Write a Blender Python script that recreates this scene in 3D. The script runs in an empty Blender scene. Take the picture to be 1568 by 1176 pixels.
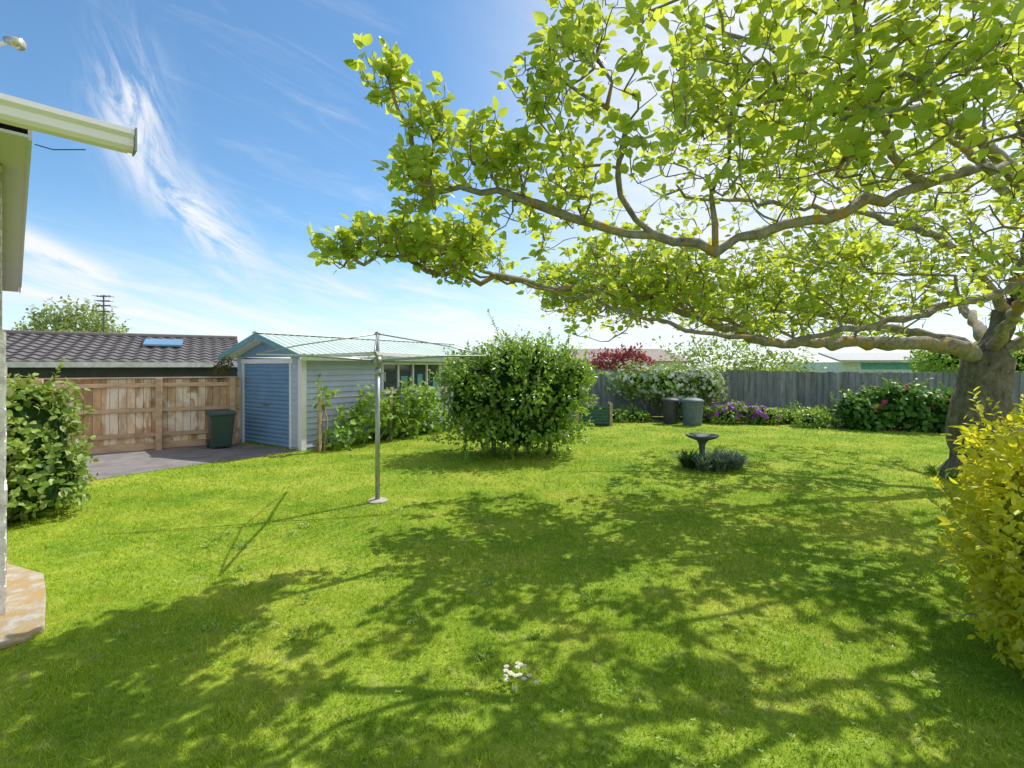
import bpy, math, random
import numpy as np
from mathutils import Vector, noise
random.seed(7); rng=np.random.default_rng(7)
sc=bpy.context.scene
sc.view_settings.view_transform='Standard'
try: sc.view_settings.look='None'
except: pass
sc.view_settings.exposure=0

# ------------------------------------------------------------ helpers
def link(o,parent=None):
    sc.collection.objects.link(o)
    if parent: o.parent=parent
    return o
def empty(name,loc=(0,0,0),rz=0):
    e=bpy.data.objects.new(name,None); e.location=loc; e.rotation_euler=(0,0,rz); e.empty_display_size=.2
    return link(e)
def mesh_np(name,V,F,mat,parent=None,smooth=False,loc=None):
    me=bpy.data.meshes.new(name)
    V=np.asarray(V,dtype=np.float32)
    if isinstance(F,np.ndarray):
        m,k=F.shape
        me.vertices.add(len(V)); me.vertices.foreach_set('co',V.ravel())
        me.loops.add(m*k); me.loops.foreach_set('vertex_index',F.astype(np.int32).ravel())
        me.polygons.add(m); me.polygons.foreach_set('loop_start',np.arange(0,m*k,k,dtype=np.int32))
        me.update(calc_edges=True)
    else:
        me.from_pydata([tuple(map(float,v)) for v in V],[],F)
    if smooth: me.polygons.foreach_set('use_smooth',np.ones(len(me.polygons),dtype=bool))
    me.update()
    if mat: me.materials.append(mat)
    o=bpy.data.objects.new(name,me)
    if loc: o.location=loc
    return link(o,parent)
class Geo:
    def __init__(s): s.V=[];s.F=[]
    def box(s,x0,x1,y0,y1,z0,z1):
        n=len(s.V)
        s.V+=[(x0,y0,z0),(x1,y0,z0),(x1,y1,z0),(x0,y1,z0),(x0,y0,z1),(x1,y0,z1),(x1,y1,z1),(x0,y1,z1)]
        s.F+=[[n+i for i in f] for f in [(0,3,2,1),(4,5,6,7),(0,1,5,4),(1,2,6,5),(2,3,7,6),(3,0,4,7)]]
        return s
    def poly(s,pts):
        n=len(s.V); s.V+=list(pts); s.F.append(list(range(n,n+len(pts)))); return s
    def prism(s,pts,vec):
        n=len(s.V);k=len(pts)
        s.V+=list(pts)+[tuple(p[i]+vec[i] for i in range(3)) for p in pts]
        s.F.append(list(range(n+k-1,n-1,-1))); s.F.append(list(range(n+k,n+2*k)))
        for i in range(k): s.F.append([n+i,n+(i+1)%k,n+k+(i+1)%k,n+k+i])
        return s
    def tube(s,pts,rad,seg=8,cap=True):
        pts=[Vector(p) for p in pts]
        if not hasattr(rad,'__len__'): rad=[rad]*len(pts)
        base=len(s.V)
        for i,p in enumerate(pts):
            d=(pts[min(i+1,len(pts)-1)]-pts[max(i-1,0)]).normalized()
            a=Vector((0,0,1)) if abs(d.z)<.9 else Vector((1,0,0))
            u=d.cross(a).normalized(); v=d.cross(u)
            for k in range(seg):
                t=2*math.pi*k/seg
                q=p+(u*math.cos(t)+v*math.sin(t))*rad[i]; s.V.append(tuple(q))
        for i in range(len(pts)-1):
            for k in range(seg):
                a=base+i*seg+k; b=base+i*seg+(k+1)%seg
                s.F.append([a,b,b+seg,a+seg])
        if cap:
            s.F.append([base+k for k in range(seg)][::-1]); e=base+(len(pts)-1)*seg
            s.F.append([e+k for k in range(seg)])
        return s
    def lathe(s,c,prof,seg=24):
        base=len(s.V)
        for r,z in prof:
            for k in range(seg):
                t=2*math.pi*k/seg; s.V.append((c[0]+r*math.cos(t),c[1]+r*math.sin(t),c[2]+z))
        for i in range(len(prof)-1):
            for k in range(seg):
                a=base+i*seg+k; b=base+i*seg+(k+1)%seg
                s.F.append([a,b,b+seg,a+seg])
        return s
    def make(s,name,mat,parent=None,smooth=False,bevel=0):
        o=mesh_np(name,s.V,s.F,mat,parent,smooth)
        if bevel:
            m=o.modifiers.new('b','BEVEL'); m.width=bevel; m.segments=2; m.limit_method='ANGLE'
        return o
def newmat(name):
    m=bpy.data.materials.new(name); m.use_nodes=True; nt=m.node_tree; nt.nodes.clear(); return m,nt
def N(nt,t,**k):
    n=nt.nodes.new(t)
    for a,b in k.items(): setattr(n,a,b)
    return n
def ramp(nt,fac,stops,interp='LINEAR'):
    r=N(nt,'ShaderNodeValToRGB'); r.color_ramp.interpolation=interp
    e=r.color_ramp.elements
    while len(e)<len(stops): e.new(.5)
    for i,(p,c) in enumerate(stops):
        e[i].position=p; e[i].color=(*c,1) if len(c)==3 else c
    nt.links.new(fac,r.inputs[0]); return r.outputs[0]
def pos(nt): return N(nt,'ShaderNodeNewGeometry').outputs['Position']
def objc(nt): return N(nt,'ShaderNodeTexCoord').outputs['Object']
def noise_n(nt,vec,scale,detail=4,rough=.55,dist=0):
    n=N(nt,'ShaderNodeTexNoise'); n.inputs['Scale'].default_value=scale; n.inputs['Detail'].default_value=detail
    n.inputs['Roughness'].default_value=rough; n.inputs['Distortion'].default_value=dist
    nt.links.new(vec,n.inputs['Vector']); return n.outputs['Fac']
def scale_v(nt,vec,s):
    m=N(nt,'ShaderNodeVectorMath',operation='MULTIPLY'); m.inputs[1].default_value=s; nt.links.new(vec,m.inputs[0]); return m.outputs[0]
def mixc(nt,fac,a,b,mode='MIX'):
    m=N(nt,'ShaderNodeMix',data_type='RGBA',blend_type=mode)
    for i,s in ((0,fac),(6,a),(7,b)):
        if isinstance(s,bpy.types.NodeSocket): nt.links.new(s,m.inputs[i])
        elif i==0: m.inputs[0].default_value=s
        else: m.inputs[i].default_value=(*s,1)
    return m.outputs[2]
def M(nt,op,a,b=None,c=None,clamp=False):
    m=N(nt,'ShaderNodeMath',operation=op); m.use_clamp=clamp
    for i,s in enumerate((a,b,c)):
        if s is None: continue
        if isinstance(s,bpy.types.NodeSocket): nt.links.new(s,m.inputs[i])
        else: m.inputs[i].default_value=s
    return m.outputs[0]
def finish(nt,col,rough=.7,bump=None,bs=.3,bd=.01,metal=0,spec=.5):
    p=N(nt,'ShaderNodeBsdfPrincipled'); o=N(nt,'ShaderNodeOutputMaterial')
    if isinstance(col,bpy.types.NodeSocket): nt.links.new(col,p.inputs['Base Color'])
    else: p.inputs['Base Color'].default_value=(*col,1)
    p.inputs['Roughness'].default_value=rough; p.inputs['Metallic'].default_value=metal
    p.inputs['Specular IOR Level'].default_value=spec
    if bump is not None:
        b=N(nt,'ShaderNodeBump'); b.inputs['Strength'].default_value=bs; b.inputs['Distance'].default_value=bd
        nt.links.new(bump,b.inputs['Height']); nt.links.new(b.outputs[0],p.inputs['Normal'])
    nt.links.new(p.outputs[0],o.inputs[0]); return p
def simple(name,c,rough=.6,var=.25,scale=6,metal=0,bump=.15,spec=.5,dirt=None):
    m,nt=newmat(name); v=pos(nt)
    n=noise_n(nt,v,scale,6,.65)
    a=tuple(x*(1-var) for x in c); b=tuple(min(1,x*(1+var)) for x in c)
    col=ramp(nt,n,[(.3,a),(.7,b)])
    if dirt:
        n2=noise_n(nt,v,1.7,8,.7); f=ramp(nt,n2,[(.5,(0,0,0)),(.72,(1,1,1))]); col=mixc(nt,f,col,dirt)
    finish(nt,col,rough,noise_n(nt,v,60,3),bump,.004,metal,spec); return m
def island(name,cols,rough=.75,nscale=8,blot=None,stretch=(1,1,1),bs=.3):
    m,nt=newmat(name); r=N(nt,'ShaderNodeNewGeometry').outputs['Random Per Island']
    col=ramp(nt,r,[(i/(len(cols)-1),c) for i,c in enumerate(cols)])
    v=scale_v(nt,pos(nt),stretch)
    n=noise_n(nt,v,nscale,6,.7); sh=ramp(nt,n,[(.25,(.55,.55,.55)),(.75,(1.25,1.25,1.25))])
    col=mixc(nt,1.0,col,sh,'MULTIPLY')
    if blot:
        f=ramp(nt,noise_n(nt,v,nscale*.35,5,.6,1.5),[(.5,(0,0,0)),(.6,(1,1,1))]); col=mixc(nt,f,col,blot)
    finish(nt,col,rough,n,bs,.006); return m
def leafmat(name,cols,tcol,tfac=.45,rough=.45,spec=.35):
    m,nt=newmat(name); r=N(nt,'ShaderNodeNewGeometry').outputs['Random Per Island']
    c=ramp(nt,r,[(i/(len(cols)-1),x) for i,x in enumerate(cols)])
    big=noise_n(nt,pos(nt),1.3,3); sh=ramp(nt,big,[(.3,(.7,.75,.7)),(.7,(1.25,1.2,1.1))])
    c=mixc(nt,1.0,c,sh,'MULTIPLY')
    p=N(nt,'ShaderNodeBsdfPrincipled'); nt.links.new(c,p.inputs['Base Color']); p.inputs['Roughness'].default_value=rough
    p.inputs['Specular IOR Level'].default_value=spec
    t=N(nt,'ShaderNodeBsdfTranslucent'); tc=mixc(nt,r,tcol,tuple(x*.55 for x in tcol)); nt.links.new(tc,t.inputs[0])
    mx=N(nt,'ShaderNodeMixShader'); mx.inputs[0].default_value=tfac
    nt.links.new(p.outputs[0],mx.inputs[1]); nt.links.new(t.outputs[0],mx.inputs[2])
    o=N(nt,'ShaderNodeOutputMaterial'); nt.links.new(mx.outputs[0],o.inputs[0]); return m

BROAD=(np.array([(0,0,0),(.4,0,-.02),(.75,0,-.05),(1.05,0,-.13),
 (.12,.27,.05),(.48,.38,.08),(.82,.2,.0),(.12,-.27,.05),(.48,-.38,.08),(.82,-.2,.0)]),
 [(0,1,5,4),(1,2,6,5),(2,3,6,6),(0,7,8,1),(1,8,9,2),(2,9,3,3)])
SMALL=(np.array([(0,0,0),(1,0,-.08),(.3,.25,.08),(.72,.2,.05),(.3,-.25,.08),(.72,-.2,.05)]),
 [(0,1,3,2),(0,4,5,1)])
STRAP=(np.array([(0,.04,0),(0,-.04,0),(.5,.05,.12),(.5,-.05,.12),(1,0,-.1),(1,.005,-.1)]),
 [(0,1,3,2),(2,3,4,5)])
def leaves(name,P,D,Nn,S,tmpl,mat,parent=None):
    T,F=tmpl; P=np.asarray(P);D=np.asarray(D);Nn=np.asarray(Nn);S=np.asarray(S)
    D=D/(np.linalg.norm(D,axis=1,keepdims=True)+1e-9)
    Y=np.cross(Nn,D); Y/=np.linalg.norm(Y,axis=1,keepdims=True)+1e-9
    Z=np.cross(D,Y)
    V=P[:,None,:]+S[:,None,None]*(T[None,:,0:1]*D[:,None,:]+T[None,:,1:2]*Y[:,None,:]+T[None,:,2:3]*Z[:,None,:])
    n=len(P);k=len(T); V=V.reshape(-1,3)
    tri=[f for f in F if f[2]==f[3]]; quad=[f for f in F if f[2]!=f[3]]
    off=(np.arange(n)*k)
    qa=(off[:,None,None]+np.array(quad)[None]).reshape(-1,4)
    me=bpy.data.meshes.new(name); me.vertices.add(len(V)); me.vertices.foreach_set('co',V.astype(np.float32).ravel())
    loops=qa.ravel(); starts=np.arange(0,len(loops),4)
    if tri:
        ta=(off[:,None,None]+np.array([t[:3] for t in tri])[None]).reshape(-1,3)
        starts=np.concatenate([starts,len(loops)+np.arange(0,ta.size,3)]); loops=np.concatenate([loops,ta.ravel()])
    me.loops.add(len(loops)); me.loops.foreach_set('vertex_index',loops.astype(np.int32))
    me.polygons.add(len(starts)); me.polygons.foreach_set('loop_start',starts.astype(np.int32))
    me.update(calc_edges=True); me.validate(); me.materials.append(mat)
    return link(bpy.data.objects.new(name,me),parent)
def unit(n):
    v=rng.normal(size=(n,3)); return v/np.linalg.norm(v,axis=1,keepdims=True)
def nz(p,s,o=0): return noise.noise(Vector((p[0]*s+o,p[1]*s+o*.7,p[2]*s)))
def shell(blobs,n,thick=.3,clump=.22,cs=2.2,zmin=.02,power=2.0,gap=None):
    vol=np.array([b[1][0]*b[1][1]*b[1][2] for b in blobs])**(2/3); vol/=vol.sum()
    P=[];O=[]
    for (c,r),w in zip(blobs,vol):
        k=int(n*w); u=unit(k); c=np.array(c);r=np.array(r)
        if power!=2:
            q=(np.abs(u)**power).sum(1)**(1/power); uu=u/q[:,None]
        else: uu=u
        base=c+uu*r
        f=np.array([1+clump*2*nz(b,cs)+clump*1.2*nz(b,cs*2.7,9) for b in base])
        rad=f*(1-thick*rng.random(k)**1.6)
        p=c+uu*r*rad[:,None]; P.append(p);O.append(u/r*r.mean())
    P=np.vstack(P);O=np.vstack(O)
    keep=P[:,2]>zmin
    if gap is not None: keep&=np.array([nz(p,gap,4) for p in P])>-.18
    for c,r in blobs:
        d=(((P-np.array(c))/np.array(r))**2).sum(1); keep&=~(d<.3)
    P=P[keep];O=O[keep]; O/=np.linalg.norm(O,axis=1,keepdims=True)
    return P,O
def core(name,blobs,mat,parent,f=.72,cs=2.2):  # solid blobs added inside a shrub to block light, no leaves
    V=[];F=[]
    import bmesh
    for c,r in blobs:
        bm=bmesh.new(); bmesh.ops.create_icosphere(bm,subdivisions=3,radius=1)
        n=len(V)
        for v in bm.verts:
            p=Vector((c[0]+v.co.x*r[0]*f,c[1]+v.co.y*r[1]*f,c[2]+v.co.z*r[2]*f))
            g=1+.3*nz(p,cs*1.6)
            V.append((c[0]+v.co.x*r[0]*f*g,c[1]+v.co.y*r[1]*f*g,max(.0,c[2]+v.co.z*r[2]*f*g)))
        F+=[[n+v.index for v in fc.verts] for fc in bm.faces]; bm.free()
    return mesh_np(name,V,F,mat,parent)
EX=[]
def shrub(name,blobs,n,size,mat,loc=None,thick=.35,clump=.2,cs=2.2,tmpl=SMALL,corem=None,stems=True,flowers=None,up=.5,corefac=.72,power=2.0,parent=None,gap=None,shoots=0):
    e=parent or empty(name,loc or (0,0,0))
    P,O=shell(blobs,n,thick,clump,cs,power=power,gap=gap)
    k=len(P); D=O*.6+unit(k)*.8; D[:,2]-=.1; Nn=O+unit(k)*.6; Nn[:,2]+=up
    S=size*(.65+.7*rng.random(k))
    if shoots:
        Ps,Os=shell(blobs,shoots,.1,clump,cs,power=power); sg=Geo()
        for p,o_ in zip(Ps,Os):
            if p[2]<.3: continue
            d=o_*.7+np.array((0,0,.6))+rng.normal(size=3)*.25; d/=np.linalg.norm(d); l=size*random.uniform(1.8,4.2)
            sg.tube([p-d*l*.4,p+d*l],[.004,.002],4,False)
            m_=random.randint(6,11)
            for j in range(m_):
                t=j/m_; a=rng.normal(size=3); a-=a.dot(d)*d; a/=np.linalg.norm(a)
                EX.append((p+d*l*t,a*.8+d*.6,d+a*-.2+np.array((0,0,.4)),size*random.uniform(.6,1.0)))
        sg.make('shoots',BARK,e)
        P=np.vstack([P]+[[x[0] for x in EX]]);D=np.vstack([D]+[[x[1] for x in EX]]);Nn=np.vstack([Nn]+[[x[2] for x in EX]]);S=np.concatenate([S,[x[3] for x in EX]]); EX.clear()
    leaves('foliage',P,D,Nn,S,tmpl,mat,e)
    if corem: core('light_block_core',blobs,corem,e,corefac,cs)
    if stems:
        g=Geo()
        b0=blobs[0][0]
        for i in range(14):
            c,r=random.choice(blobs); u=Vector((random.uniform(-.6,.6),random.uniform(-.6,.6),random.uniform(-.2,.6)))
            t=Vector((c[0]+u.x*r[0],c[1]+u.y*r[1],c[2]+u.z*r[2])); s=Vector((c[0]*.6+b0[0]*.4+random.uniform(-.08,.08),c[1]*.6+b0[1]*.4+random.uniform(-.08,.08),0))
            mid=(s+t)/2+Vector((random.uniform(-.1,.1),random.uniform(-.1,.1),.1))
            g.tube([s,mid,t],[.025,.017,.006],6)
        g.make('stems',BARK,e,True)
    if flowers:
        fm,fn,fs,zlim=flowers
        P,O=shell(blobs,fn,.08,clump,cs,power=power); P=P+O*fs*.4
        kk=(P[:,2]>zlim[0])&(P[:,2]<zlim[1]); P=P[kk];O=O[kk]
        Q=np.repeat(P,5,0);OO=np.repeat(O,5,0); ang=np.tile(np.arange(5)*2*np.pi/5,len(P))
        a=np.cross(OO,np.array([.3,.2,1.])); a/=np.linalg.norm(a,axis=1,keepdims=True); b=np.cross(OO,a)
        D=a*np.cos(ang)[:,None]+b*np.sin(ang)[:,None]+OO*.3
        leaves('flowers',Q,D,OO,np.full(len(Q),fs)*(.8+.4*rng.random(len(Q))),BROAD,fm,e)
    return e

# ------------------------------------------------------------ materials
m,nt=newmat('bark'); v=pos(nt)
n1=noise_n(nt,v,12,9,.75); c=ramp(nt,n1,[(.3,(.13,.11,.085)),(.55,(.37,.33,.27)),(.8,(.60,.55,.48))])
li=ramp(nt,noise_n(nt,v,3.3,7,.75,.8),[(.54,(0,0,0)),(.62,(1,1,1))]); c=mixc(nt,li,c,(.52,.29,.05))
finish(nt,c,.95,n1,1,.03,spec=.2); BARK=m
m,nt=newmat('trunk_bark'); v=scale_v(nt,pos(nt),(1,1,.6))
n1=noise_n(nt,v,11,9,.75,.5); c=ramp(nt,n1,[(.3,(.07,.06,.045)),(.55,(.24,.21,.165)),(.75,(.42,.38,.32))])
li=ramp(nt,noise_n(nt,v,2.2,6,.7),[(.55,(0,0,0)),(.7,(.7,.7,.7))]); c=mixc(nt,li,c,(.22,.20,.08))
finish(nt,c,.95,n1,1,.06,spec=.2); TRUNK=m
CORE=simple('light_block_core',(.02,.045,.01),1,.4,8,spec=.05)  # dark colour of the light-blocking blobs added inside shrubs
TREE_LEAF=leafmat('tree_leaf',[(.10,.24,.04),(.22,.40,.07),(.38,.54,.13),(.54,.64,.22)],(.90,.98,.10),.5,.34,.5)  # leaf colours raised to carry a painted whitish sheen
CAM_LEAF=leafmat('camellia_leaf',[(.06,.16,.02),(.13,.27,.035),(.24,.40,.06),(.38,.52,.09)],(.50,.72,.06),.4,.3,.5)
VINE_LEAF=leafmat('vine_leaf',[(.10,.22,.03),(.20,.37,.05),(.32,.48,.08)],(.5,.7,.08),.4)
GOLD_LEAF=leafmat('golden_leaf',[(.34,.50,.03),(.72,.72,.03),(.88,.80,.05),(.93,.86,.16)],(.98,.92,.05),.55,.4)
DARK_LEAF=leafmat('dark_leaf',[(.03,.09,.02),(.07,.16,.03),(.13,.25,.05)],(.2,.38,.05),.3)
MIX_LEAF=leafmat('variegated_leaf',[(.06,.13,.025),(.14,.26,.035),(.28,.42,.07),(.48,.54,.24)],(.5,.6,.08),.35)
GREY_LEAF=leafmat('grey_leaf',[(.14,.20,.14),(.22,.30,.22),(.34,.42,.33)],(.3,.4,.2),.25)
FAR_LEAF=leafmat('far_leaf',[(.20,.25,.09),(.30,.36,.13),(.40,.44,.18)],(.5,.6,.15),.4)
RED_LEAF=leafmat('red_leaf',[(.14,.03,.035),(.26,.06,.06),(.38,.12,.10)],(.5,.08,.08),.4)
WHITE_FL=leafmat('white_petal',[(.80,.80,.78),(.88,.87,.86)],(.85,.85,.8),.35)
PINK_FL=leafmat('pink_petal',[(.55,.05,.16),(.75,.12,.3)],(.7,.1,.3),.3)
PURP_FL=leafmat('purple_petal',[(.30,.06,.5),(.5,.12,.65)],(.5,.1,.7),.3)
PALE_PINK=leafmat('pale_pink_petal',[(.8,.6,.65),(.85,.75,.78)],(.8,.6,.65),.3)

# ------------------------------------------------------------ lawn
m,nt=newmat('grass'); v=pos(nt)
n1=noise_n(nt,v,.8,7,.7); n2=noise_n(nt,v,14,5,.7); n3=noise_n(nt,v,4.5,5,.7)
c=ramp(nt,n1,[(.32,(.13,.23,.018)),(.5,(.24,.33,.028)),(.68,(.38,.41,.06))])
c=mixc(nt,1,c,ramp(nt,n2,[(.25,(.6,.65,.6)),(.7,(1.25,1.2,1.2))]),'MULTIPLY')
f=ramp(nt,n3,[(.58,(0,0,0)),(.7,(.6,.6,.6))]); c=mixc(nt,f,c,(.40,.38,.12))
finish(nt,c,.9,n2,.8,.03,spec=.15); GRASS=m
m,nt=newmat('grass_blade'); v=pos(nt)
r=N(nt,'ShaderNodeNewGeometry').outputs['Random Per Island']
n1=noise_n(nt,v,.8,7,.7); n3=noise_n(nt,v,4.5,5,.7)
c=ramp(nt,n1,[(.32,(.24,.42,.028)),(.5,(.42,.56,.045)),(.68,(.64,.66,.10))])
f=ramp(nt,n3,[(.56,(0,0,0)),(.7,(.65,.65,.65))]); c=mixc(nt,f,c,(.68,.61,.22))
f=ramp(nt,n3,[(.30,(.6,.6,.6)),(.42,(0,0,0))]); c=mixc(nt,f,c,(.15,.34,.03))
c=mixc(nt,1,c,ramp(nt,r,[(0,(.5,.6,.6)),(.8,(1.1,1.1,1)),(1,(1.4,1.25,2.2))]),'MULTIPLY')
d=N(nt,'ShaderNodeBsdfDiffuse'); t=N(nt,'ShaderNodeBsdfTranslucent'); mx=N(nt,'ShaderNodeMixShader'); mx.inputs[0].default_value=.40
nt.links.new(c,d.inputs[0]); nt.links.new(c,t.inputs[0]); nt.links.new(d.outputs[0],mx.inputs[1]); nt.links.new(t.outputs[0],mx.inputs[2])
o=N(nt,'ShaderNodeOutputMaterial'); nt.links.new(mx.outputs[0],o.inputs[0]); BLADE=m
mesh_np('ground',[(-400,-100,0),(400,-100,0),(400,900,0),(-400,900,0)],[[0,1,2,3]],GRASS)
drive=[(-4.72,11.0),(-5.4,10.2),(-6.05,9.5),(-6.65,8.65),(-7.1,7.95),(-7.9,7.4),(-13.5,7.2),(-13.4,8.2),(-9.1,10.75),(-7.3,11.9),(-6.92,12.3)]
path=[(-4.85,4.72),(-4.2,4.45),(-3.8,4.05),(-3.5,3.72),(-3.34,3.55),(-3.33,3.40),(-3.45,3.28),(-3.9,2.9),(-5.6,3.9)]
def inpoly(X,Y,poly):
    r=np.zeros(len(X),bool); j=len(poly)-1
    for i in range(len(poly)):
        xi,yi=poly[i];xj,yj=poly[j]
        with np.errstate(divide='ignore',invalid='ignore'):
            r^=((yi>Y)!=(yj>Y))&(X<(xj-xi)*(Y-yi)/(yj-yi)+xi)
        j=i
    return r
def grass(y0,y1,dens,w,h,xl=1.25):
    A=2*xl*(y1*y1-y0*y0)/2; n=int(dens*A)
    Y=np.sqrt(rng.random(n)*(y1*y1-y0*y0)+y0*y0); X=(rng.random(n)*2-1)*xl*Y
    k=~(inpoly(X,Y,drive)|inpoly(X,Y,path)|inpoly(X,Y,[(-4.7,11.1),(-6.9,12.55),(-3.5,18),(-1.3,16.4)]))
    X=X[k];Y=Y[k];n=len(X)
    cl=np.array([noise.noise(Vector((a*2.5,b*2.5,0)))+.7*noise.noise(Vector((a*9,b*9,0))) for a,b in zip(X,Y)])
    H=h*(.5+.9*rng.random(n))*(1+.75*cl); a=rng.random(n)*2*np.pi; W=w*(.7+.6*rng.random(n))
    lx=rng.normal(size=n)*.6*H; ly=rng.normal(size=n)*.6*H
    V=np.empty((n,3,3)); V[:,0]=np.c_[X-np.cos(a)*W,Y-np.sin(a)*W,np.zeros(n)-.002]; V[:,1]=np.c_[X+np.cos(a)*W,Y+np.sin(a)*W,np.zeros(n)-.002]
    V[:,2]=np.c_[X+lx,Y+ly,H]
    return V.reshape(-1,3)
GV=np.vstack([grass(1.9,4.2,5800,.0028,.026),grass(4.2,7.5,2100,.0045,.028),grass(7.5,13,650,.008,.030),grass(13,17.5,200,.014,.032,1.0)])
mesh_np('lawn_grass',GV,np.arange(len(GV)).reshape(-1,3),BLADE)
wp=[];wd=[];wn=[];ws=[]
for i in range(3200):
    y=2.1+7.5*random.random()**1.4; x=random.uniform(-1.05,1.1)*y
    if noise.noise(Vector((x*.9,y*.9,3)))<.0-.25*(x>.8): continue
    if x<-3.0 and y<5: continue
    if x<-6 and y>7: continue
    a0=random.uniform(0,6.28)
    for j in range(3):
        a=a0+j*2.1; wp.append((x,y,.018)); wd.append((math.cos(a),math.sin(a),.25)); wn.append((random.uniform(-.2,.2),random.uniform(-.2,.2),1)); ws.append(random.uniform(.010,.024))
for i in range(26):   # soft grassy weeds, taller tufts rather than stars
    y=random.uniform(3.2,6.5); x=random.uniform(-.62,.2)*y
    for j in range(26):
        a=random.uniform(0,6.28); rr=random.random()*.09; wp.append((x+rr*math.cos(a*3),y+rr*math.sin(a*3),.008)); wd.append((math.cos(a),math.sin(a),random.uniform(.5,1.6))); wn.append((0,0,1)); ws.append(random.uniform(.02,.045))
leaves('lawn_weeds',wp,wd,wn,ws,SMALL,leafmat('weed_leaf',[(.18,.34,.04),(.30,.46,.07),(.42,.54,.14)],(.4,.55,.1),.3))
e=empty('daisy_clump',(0,0,0)); P=[];D=[];g=Geo();yc=Geo()
for i in range(17):
    x=.05+random.uniform(-.1,.1); y=2.95+random.uniform(-.11,.11); z=random.uniform(.05,.09)
    g.tube([(x,y,0),(x,y,z)],.0012,4); yc.lathe((x,y,z+.001),[(.0,.004),(.004,.003),(.005,0)],8)
    for k in range(9): a=k*.7; P.append((x,y,z)); D.append((math.cos(a),math.sin(a),.15))
leaves('petals',P,D,[(0,0,1)]*len(P),[.019]*len(P),SMALL,WHITE_FL,e)
g.make('stalks',VINE_LEAF,e); yc.make('centres',simple('daisy_yellow',(.7,.5,.03)),e)

m,nt=newmat('asphalt'); v=pos(nt); n1=noise_n(nt,v,2,6,.7); c=ramp(nt,n1,[(.3,(.12,.11,.11)),(.7,(.26,.24,.23))])
finish(nt,c,.9,noise_n(nt,v,90,3),.5,.005); ASPH=m
Geo().poly([(x,y,.006) for x,y in drive]).make('driveway',ASPH)
m,nt=newmat('lichen_concrete'); v=pos(nt); n1=noise_n(nt,v,9,9,.75); c=ramp(nt,n1,[(.35,(.42,.25,.05)),(.5,(.36,.29,.18)),(.66,(.46,.44,.41))])
finish(nt,c,.9,n1,.8,.02); LCONC=m
Geo().prism([(x,y,.0) for x,y in path],(0,0,.04)).make('concrete_path',LCONC,bevel=.01)
# mulched bed along the back fence
SOIL=simple('mulch',(.07,.05,.03),1,.5,14,bump=.8)
Geo().poly([(1.5,17.6,.008),(3.5,17.0,.008),(6.2,16.7,.008),(8.8,15.9,.008),(10.0,14.7,.008),(12.5,13.9,.008),(17,13.2,.008),(20,15.55,.008),(13.4,16.85,.008),(7.7,18.05,.008),(3.5,18.65,.008)]).make('garden_bed_soil',SOIL)

# ------------------------------------------------------------ garage
WHITE=simple('white_paint',(.80,.80,.86),.5,.06,3,bump=.05)
BOARD=simple('weatherboard_paint',(.46,.51,.68),.55,.08,2.5,bump=.08,dirt=(.35,.40,.54))
BLUE=simple('blue_door_paint',(.15,.28,.48),.45,.10,2.5,bump=.05,dirt=(.19,.33,.50))
TEAL=simple('teal_trim_paint',(.14,.32,.36),.5,.15,3,bump=.05)
GREENROOF=simple('pale_green_roof',(.54,.64,.56),.45,.1,1.5,bump=.03)
GLASS,nt=newmat('dark_glass'); finish(nt,(.05,.07,.08),.05,spec=.8)
GR=empty('blue_garage',(-4.70,11.10,0),math.radians(57.3))
W=2.62;L=6.5
wx0,wx1,wz0,wz1=2.36,5.2,1.26,1.93
g=Geo(); z=.06
while z<2.1:
    z1=min(z+.135,2.12)
    segs=[(.09,L)]
    if z1>wz0+.02 and z<wz1-.02: segs=[(.09,wx0),(wx1,L)]
    for a,b in segs: g.prism([(a,0,z),(a,-.034,z),(a,-.006,z1-.002),(a,0,z1-.002)],(b-a,0,0))
    for a,b in ((.09,.40),(2.33,W)):
        g.prism([(0,b,z),(-.028,b,z),(-.006,b,z1-.002),(0,b,z1-.002)],(0,a-b,0))
    z+=.135
g.make('weatherboards',BOARD,GR)
g=Geo().box(.003,L-.003,W-.05,W,0,2.1).box(L-.05,L,.003,W-.053,0,2.1).box(.01,.05,2.34,W-.053,0,2.1).box(.01,.05,.053,.41,0,2.1)
g.box(.01,L-.053,.003,.05,0,wz0).box(.01,L-.053,.003,.05,wz1,2.1).box(.01,wx0,.003,.05,wz0,wz1).box(wx1,L-.053,.003,.05,wz0,wz1)
g.make('walls',BOARD,GR)
Geo().box(-.038,.088,-.044,.088,0,2.12).make('corner_board',WHITE,GR)
g=Geo()
g.box(-.04,.0,.36,.42,0,2.0).box(-.04,.0,2.31,2.37,0,2.0).box(-.042,.0,.3,2.43,1.95,2.06); g.make('door_frame',WHITE,GR,bevel=.004)
V=[];F=[];ns=20*8
for i in range(ns+1):
    z=i/ns*1.94+.01; x=.01-.028*abs(math.sin(math.pi*i/8))**.6
    V+=[(x,.42,z),(x,2.31,z)]
F=[[2*i,2*i+1,2*i+3,2*i+2] for i in range(ns)]
mesh_np('roller_door',V,F,BLUE,GR,True)
Geo().box(-.03,.02,1.25,1.5,.95,1.0).make('door_handle',simple('handle',(.3,.3,.3),.3,metal=.8),GR,bevel=.006)
rz=2.64
g=Geo().prism([(-.0,-.0,2.1),(-.0,W,2.1),(-.0,W/2,rz-.06)],(.03,0,0)); g.make('gable',BLUE,GR)
g=Geo()
for s in (0,1):
    y0,y1=(-.34,W/2) if s==0 else (W+.34,W/2)
    g.prism([(-.32,y0,2.03),(-.32,y1,rz-.1),(-.32,y1,rz+.03),(-.32,y0,2.15)],(.03,0,0))
g.make('barge_boards',TEAL,GR)
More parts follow.
